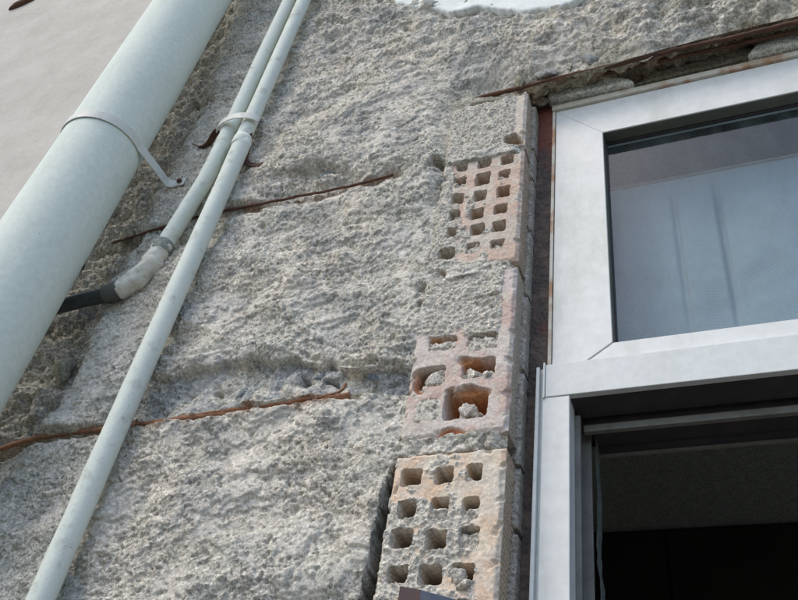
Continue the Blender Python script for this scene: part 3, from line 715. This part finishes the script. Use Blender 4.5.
# ------------------------------------------------------------------ two conduits, hose and clip
cr = empty('conduit_pipe', 'straight thin white pipe crossing the whole rough wall, right of two', 'pipe')
tube('pipe', [(-0.811 + 0.0015 * math.sin(z * 5), -0.030, z) for z in np.concatenate([np.arange(0.6, 2.925, 0.03), [2.925]])], 0.0170, M['conduit'], cr, 32, 0.0006, 25)
tube('pipe', [(-0.813, -0.030, z) for z in np.concatenate([[2.918], np.arange(2.93, 5.3, 0.03)])], 0.0155, M['conduit'], cr, 32, 0.0006, 25)
tube('collar', [(-0.812, -0.030, z) for z in np.linspace(2.905, 2.938, 6)], [0.0172, 0.0186, 0.019, 0.019, 0.0182, 0.0165], M['conduit'], cr, 32, 0.0008, 60)
cl = empty('bent_conduit', 'thin white pipe bending left into a daubed elbow beside the thick downpipe', 'pipe')
path = [(-0.860, -0.030, 5.2), (-0.860, -0.030, 4.0), (-0.859, -0.030, 3.2), (-0.858, -0.030, 2.99)] + [tuple(at(u, v, y)) for u, v, y in ((213, 165, -.028), (203, 184, -.026), (191, 203, -.024), (181, 219, -.023), (169, 238, -.022), (160, 252, -.022))]
tube('pipe', catmull(path, 10), 0.0155, M['conduit'], cl, 32, 0.0007, 40)
el = [tuple(at(u, v, y)) for u, v, y in ((163, 246, -.022), (156, 258, -.021), (149, 268, -.020), (138, 278, -.019), (127, 286, -.018), (118, 291, -.018))]
ep = catmull(el, 8)
tube('elbow', ep, [0.0170 + 0.0022 * math.sin(3.1 * k / len(ep)) for k in range(len(ep))], M['elbow'], cl, 32, 0.0032, 75)
wr = tube('wrapping', catmull([tuple(at(u, v, y)) for u, v, y in ((164.5, 243.5, -.022), (162, 248, -.022), (160, 252, -.0215))], 6), 0.0178, M['wrap'], cl, 24, 0.0014, 130); wr['label'] = 'grey frayed wrapping around the pipe'
hs = [tuple(at(u, v, y)) for u, v, y in ((124, 288, -.018), (112, 293, -.018), (98, 297, -.018), (80, 301, -.02), (60, 306, -.022), (30, 312, -.026), (0, 316, -.03))]
hz = catmull(hs, 8)
ho = tube('hose', hz, 0.0135, M['rubber'], cl, 24, 0.0006, 60); ho['label'] = 'black rubber hose leaving behind the downpipe'
tube('hose_sleeve', hz[1:13], [0.0150, 0.0168] + [0.0172] * 8 + [0.0166, 0.015], M['rubber_grey'], cl, 24, 0.0012, 110)
cz = 2.985
pc = empty('pipe_clip', 'painted metal saddle clip with rusty feet holding the two thin pipes', 'clip')
th = np.linspace(math.radians(190), math.radians(350), 26)
arc = [(-0.836 + 0.049 * math.cos(t), -0.030 + 0.026 * math.sin(t)) for t in th]
strap('band', arc, cz, 0.019, 0.0022, M['strap_white'], pc)
def ribbon(name, pts, wv, th_, mat, parent):
    P = [np.array(p, float) for p in catmull(pts, 5)]; wv = np.array(wv, float); V = []; Fc = []
    for i, p in enumerate(P):
        t = P[min(i + 1, len(P) - 1)] - P[max(i - 1, 0)]; nn = np.cross(t, wv); nn *= th_ / 2 / (np.linalg.norm(nn) + 1e-12)
        for a_, b_ in ((-1, -1), (1, -1), (1, 1), (-1, 1)): V.append(p + wv / 2 * a_ + nn * b_)
    n_ = len(P)
    for i in range(n_ - 1):
        for k in range(4): Fc.append((i * 4 + k, i * 4 + (k + 1) % 4, i * 4 + 4 + (k + 1) % 4, i * 4 + 4 + k))
    Fc += [(3, 2, 1, 0), tuple((n_ - 1) * 4 + k for k in range(4))]
    return mesh_obj(name, V, Fc, mat, parent, smooth=False)
ribbon('foot', [(-0.8845, -0.0345, cz + 0.001), at(214, 135, -.028), at(210.5, 141, -.018), at(206.5, 146, -.009), at(201, 147.5, -.006), at(195, 145, -.012)], (0.006, 0.012, 0.004), 0.002, M['rust'], pc)
ribbon('foot', [at(250, 134, -.032), at(249, 146, -.020), at(246, 158, -.010), at(247, 163, -.006), at(254, 165, -.006), at(261, 164, -.010)], (0.004, 0.004, 0.014), 0.002, M['rust'], pc)

# ------------------------------------------------------------------ rusting steel strip beside the window
n = 260; zz = np.linspace(1.3, 2.946, 900); xx = np.concatenate([[-0.2405], np.linspace(-0.2405, -0.2125, 24), [-0.2125]])
Xs, Zs = np.meshgrid(xx, zz); Ys = np.full(Xs.shape, 0.060); Ys[:, 0] = 0.085; Ys[:, -1] = 0.085
Ys += 0.0012 * fbm(Xs, Zs, 40, 3, 0.6, 331) + 0.0012 * fbm(Xs, Zs, 160, 3, 0.7, 335); Xs = Xs + 0.0012 * fbm(Xs * 0, Zs, 30, 3, 0.6, 333) * (np.arange(len(xx)) < 3)[None]
ss = sheet('steel_strip', np.stack([Xs, Ys, Zs], -1), M['steel_strip']); tag(ss, 'dark brown rusting steel strip between bricks and white window frame', 'strip')

# ------------------------------------------------------------------ window
win = empty('window', 'white aluminium window, glazed fixed light above an open lower part', 'window')
FX0, GX0, GX1, FX1 = -0.2070, -0.1275, 0.690, 0.770
FZ1, GZ1, GZ0, FZ0 = 2.915, 2.8245, 2.3570, 2.3265
yf, yb = 0.055, 0.090
sash = prism('sash_stile', [(FX0, FZ0), (FX0, FZ1), (GX0, GZ1), (GX0, GZ0), (GX0 - 0.040, FZ0)], yf, yb, M['frame'], win)
prism('sash_stile', [(FX1, FZ0), (GX1 + 0.04, FZ0), (GX1, GZ0), (GX1, GZ1), (FX1, FZ1)], yf, yb, M['frame'], win)
prism('sash_rail', [(FX0 + 0.0005, FZ1 + 0.0004), (FX1, FZ1 + 0.0004), (GX1, GZ1 + 0.0004), (GX0, GZ1 + 0.0005)], yf + 0.0004, yb, M['frame'], win)
prism('sash_rail', [(GX0 - 0.0390, FZ0), (GX0 + 0.0008, GZ0), (GX1, GZ0), (GX1 + 0.04, FZ0)], yf + 0.0012, yb, M['frame'], win)
# outer frame edge, rust stained, round the head and left side
box('frame_head', -0.2135, 0.78, 0.050, 0.095, FZ1 + 0.0015, FZ1 + 0.0150, M['frame_rust'], win, 0.001)
box('frame_edge', -0.2130, FX0 - 0.0012, 0.0535, 0.095, FZ0, FZ1 + 0.001, M['frame_rust'], win, 0.0008)
# gasket, glass, and dark strips painting shade on the sash reveal
def ring(name, x0, x1, z0, z1, w, y0, y1, mat):
    box(name, x0, x0 + w, y0, y1, z0, z1, mat, win, 0.0004); box(name, x1 - w, x1, y0, y1, z0, z1, mat, win, 0.0004)
    box(name, x0 + w, x1 - w, y0 + 0.0003, y1, z1 - w, z1, mat, win, 0.0004); box(name, x0 + w, x1 - w, y0 + 0.0003, y1, z0, z0 + w, mat, win, 0.0004)
ring('gasket', GX0 - 0.003, GX1 + 0.003, GZ0 - 0.003, GZ1 + 0.003, 0.0062, 0.0765, 0.083, M['gasket'])
gp = box('glass_pane', GX0 - 0.002, GX1 + 0.002, 0.0800, 0.0804, GZ0 - 0.002, GZ1 + 0.002, M['glass'], win, 0)
box('reveal_shade', GX0 + 0.0006, GX1 - 0.0006, 0.0568, 0.0762, GZ1 - 0.0012, GZ1 + 0.004, M['shade_olive'], win, 0.0004)  # added strip, its dark colour stands for shade under the rail
box('reveal_shade', GX0 - 0.004, GX0 + 0.0009, 0.0570, 0.0762, GZ0 + 0.0006, GZ1 - 0.0016, M['shade_olive'], win, 0.0003)
# transom and lower opening
JX0, JX1, JX2, JX3 = -0.2165, -0.1825, 0.74, 0.775
TZ0, TZ1 = 2.2715, 2.3240
box('transom', JX0 + 0.0035, JX3, 0.0460, 0.0560, TZ0, TZ1, M['frame_grey'], win, 0.001)
box('jamb', JX0, JX1, 0.0472, 0.078, 1.30, TZ0 - 0.0006, M['frame'], win, 0.001)
box('jamb_lip', -0.2250, -0.2205, 0.0440, 0.090, 1.30, TZ1 - 0.004, M['frame_grey'], win, 0.0008)
box('jamb_groove', -0.2206, -0.2164, 0.0520, 0.090, 1.30, TZ1 - 0.002, M['frame_grey'], win, 0.0006)
box('cover_cap', -0.2162, -0.2135, 0.0445, 0.090, TZ0 - 0.002, TZ1 + 0.003, M['frame_grey'], win, 0.0006)
box('jamb', JX2, JX3, 0.0472, 0.078, 1.30, TZ0 - 0.0006, M['frame'], win, 0.001)
box('track_shade', -0.1835, 0.74, 0.0570, 0.0975, TZ0 - 0.001, TZ1 - 0.003, M['gasket'], win, 0)  # dark filler box, shade under the transom put into its colour
# inner tracks, stepping back
box('inner_track', -0.200, -0.1755, 0.0785, 0.086, 1.30, 2.262, M['frame_dark'], win, 0.0008)
box('inner_track', -0.1752, 0.735, 0.098, 0.106, 2.2500, 2.2600, M['frame_dark'], win, 0.0008)
box('track_shade', -0.200, -0.1835, 0.086, 0.118, 1.30, 2.27, M['gasket'], win, 0)
box('inner_stop', -0.195, -0.1700, 0.1185, 0.123, 1.30, 2.27, M['frame_dark'], win, 0.0006)
box('track_shade', -0.1830, 0.74, 0.106, 0.150, 2.262, 2.31, M['gasket'], win, 0)
box('inner_stop', -0.168, 0.74, 0.1502, 0.156, 2.2496, 2.29, M['gasket'], win, 0)
box('stop_lip', -0.168, 0.74, 0.1495, 0.156, 2.2470, 2.2494, M['frame_dark'], win, 0.0004)

# ------------------------------------------------------------------ curtain behind the fixed light
us_ = np.linspace(-0.22, 0.74, 420); vs_ = np.linspace(0, 1, 70); Uc, Vc = np.meshgrid(us_, vs_)
ztop = 2.788 + 0.012 * Uc + 0.0035 * (np.abs(((Uc * 26) % 1) * 2 - 1) - 0.5) * (0.6 + 0.4 * np.sin(Uc * 40)); zbot = 2.335
ph = Uc * 58 + 2.2 * np.sin(Uc * 17) + (0.9 * np.sin(Uc * 31)) * Vc
fold = (np.exp(-((np.mod(ph, 6.2832) - 3.14) / 0.42) ** 2) * 0.011 + np.sin(ph * 0.5) * 0.005) * sstep(0.0, 0.22, Vc) * (1 - 0.75 * sstep(0.45, 0.95, Vc))
Yc = 0.150 + fold * (0.7 + 0.3 * np.sin(Uc * 29 + 1)) + 0.004 * fbm(Uc, Vc * 0.45, 9, 3, 0.5, 341) * sstep(0, 0.2, Vc)
cu = sheet('curtain', np.stack([Uc + 0.01 * Vc * np.sin(Uc * 20), Yc, ztop * (1 - Vc) + zbot * Vc], -1), M['curtain'])
tag(cu, 'pale blue gathered curtain hanging behind the dusty upper glass', 'curtain')
rod = tube('curtain_rod', [(x, 0.150, 2.786) for x in np.linspace(-0.24, 0.76, 12)], 0.0035, M['frame_dark'])
tag(rod, 'thin rod carrying the pale curtain behind the upper glass', 'rod')

# ------------------------------------------------------------------ room behind
ZC = 3.187
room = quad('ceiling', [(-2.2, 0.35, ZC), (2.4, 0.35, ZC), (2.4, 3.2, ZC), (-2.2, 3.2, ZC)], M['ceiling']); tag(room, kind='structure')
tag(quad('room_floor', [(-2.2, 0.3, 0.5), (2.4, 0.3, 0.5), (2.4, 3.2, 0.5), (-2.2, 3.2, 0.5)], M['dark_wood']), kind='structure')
iw = bpy.data.objects.new('room_wall', None); link(iw); tag(iw, kind='structure')
quad('wall_side', [(-2.2, 0.3, 0.5), (-2.2, 3.2, 0.5), (-2.2, 3.2, ZC), (-2.2, 0.3, ZC)], M['room_wall'], iw)
quad('wall_side', [(2.4, 0.3, 0.5), (2.4, 3.2, 0.5), (2.4, 3.2, ZC), (2.4, 0.3, ZC)], M['room_wall'], iw)
quad('wall_back', [(-2.2, 3.2, 0.5), (2.4, 3.2, 0.5), (2.4, 3.2, ZC), (-2.2, 3.2, ZC)], M['room_wall'], iw)
wd = empty('wardrobe', 'dark wardrobe reaching the ceiling inside the unlit room', 'wardrobe')
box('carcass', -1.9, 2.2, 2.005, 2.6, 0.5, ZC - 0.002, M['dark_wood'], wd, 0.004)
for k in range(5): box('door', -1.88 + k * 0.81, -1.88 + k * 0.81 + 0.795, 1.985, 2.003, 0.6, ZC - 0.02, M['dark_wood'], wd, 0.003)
# ragged inner plaster reveal at the left of the opening
zz = np.linspace(1.3, 2.30, 500); yy = np.array([0.126, 0.13, 0.14, 0.15, 0.156])
Yr, Zr = np.meshgrid(yy, zz); Xr = -0.166 - 0.0 * Yr + 0.0022 * fbm(Yr * 0, Zr, 22, 4, 0.6, 351)
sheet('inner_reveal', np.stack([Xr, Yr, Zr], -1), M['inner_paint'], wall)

# ------------------------------------------------------------------ odds and ends
sa = empty('steel_angle', 'short dark angle of steel leaning on the lowest hollow brick', 'angle')
def slab(name, pts, th, mat, parent):
    P = [np.array(p) for p in pts]; nrm = np.cross(P[1] - P[0], P[3] - P[0]); nrm /= np.linalg.norm(nrm)
    if nrm[1] < 0: nrm = -nrm
    return mesh_obj(name, P + [p + nrm * th for p in P], [(0, 1, 2, 3), (7, 6, 5, 4), (0, 4, 5, 1), (1, 5, 6, 2), (2, 6, 7, 3), (3, 7, 4, 0)], mat, parent, smooth=False)
A, B, Cc = at(400, 586, -.012), at(421, 590, -.030), at(458, 600, -.010)
lo = np.array([0, 0, -0.13])
slab('flange', [A, B, B + lo, A + lo], 0.003, M['brown_steel'], sa); slab('flange', [B, Cc, Cc + lo, B + lo], 0.003, M['blue_steel'], sa)

p0, p1 = at(9, 10, -.022), at(38, -3, -.022)
ch = tube('rust_sliver', [tuple(p0 * (1 - t) + p1 * t) for t in np.linspace(0, 1, 10)], [0.003, 0.009, 0.013, 0.015, 0.016, 0.015, 0.014, 0.012, 0.008, 0.003], M['rust'], None, 10, 0.003, 60)
tag(ch, 'small brown rusty sliver stuck on the white plaster, top left corner', 'sliver')
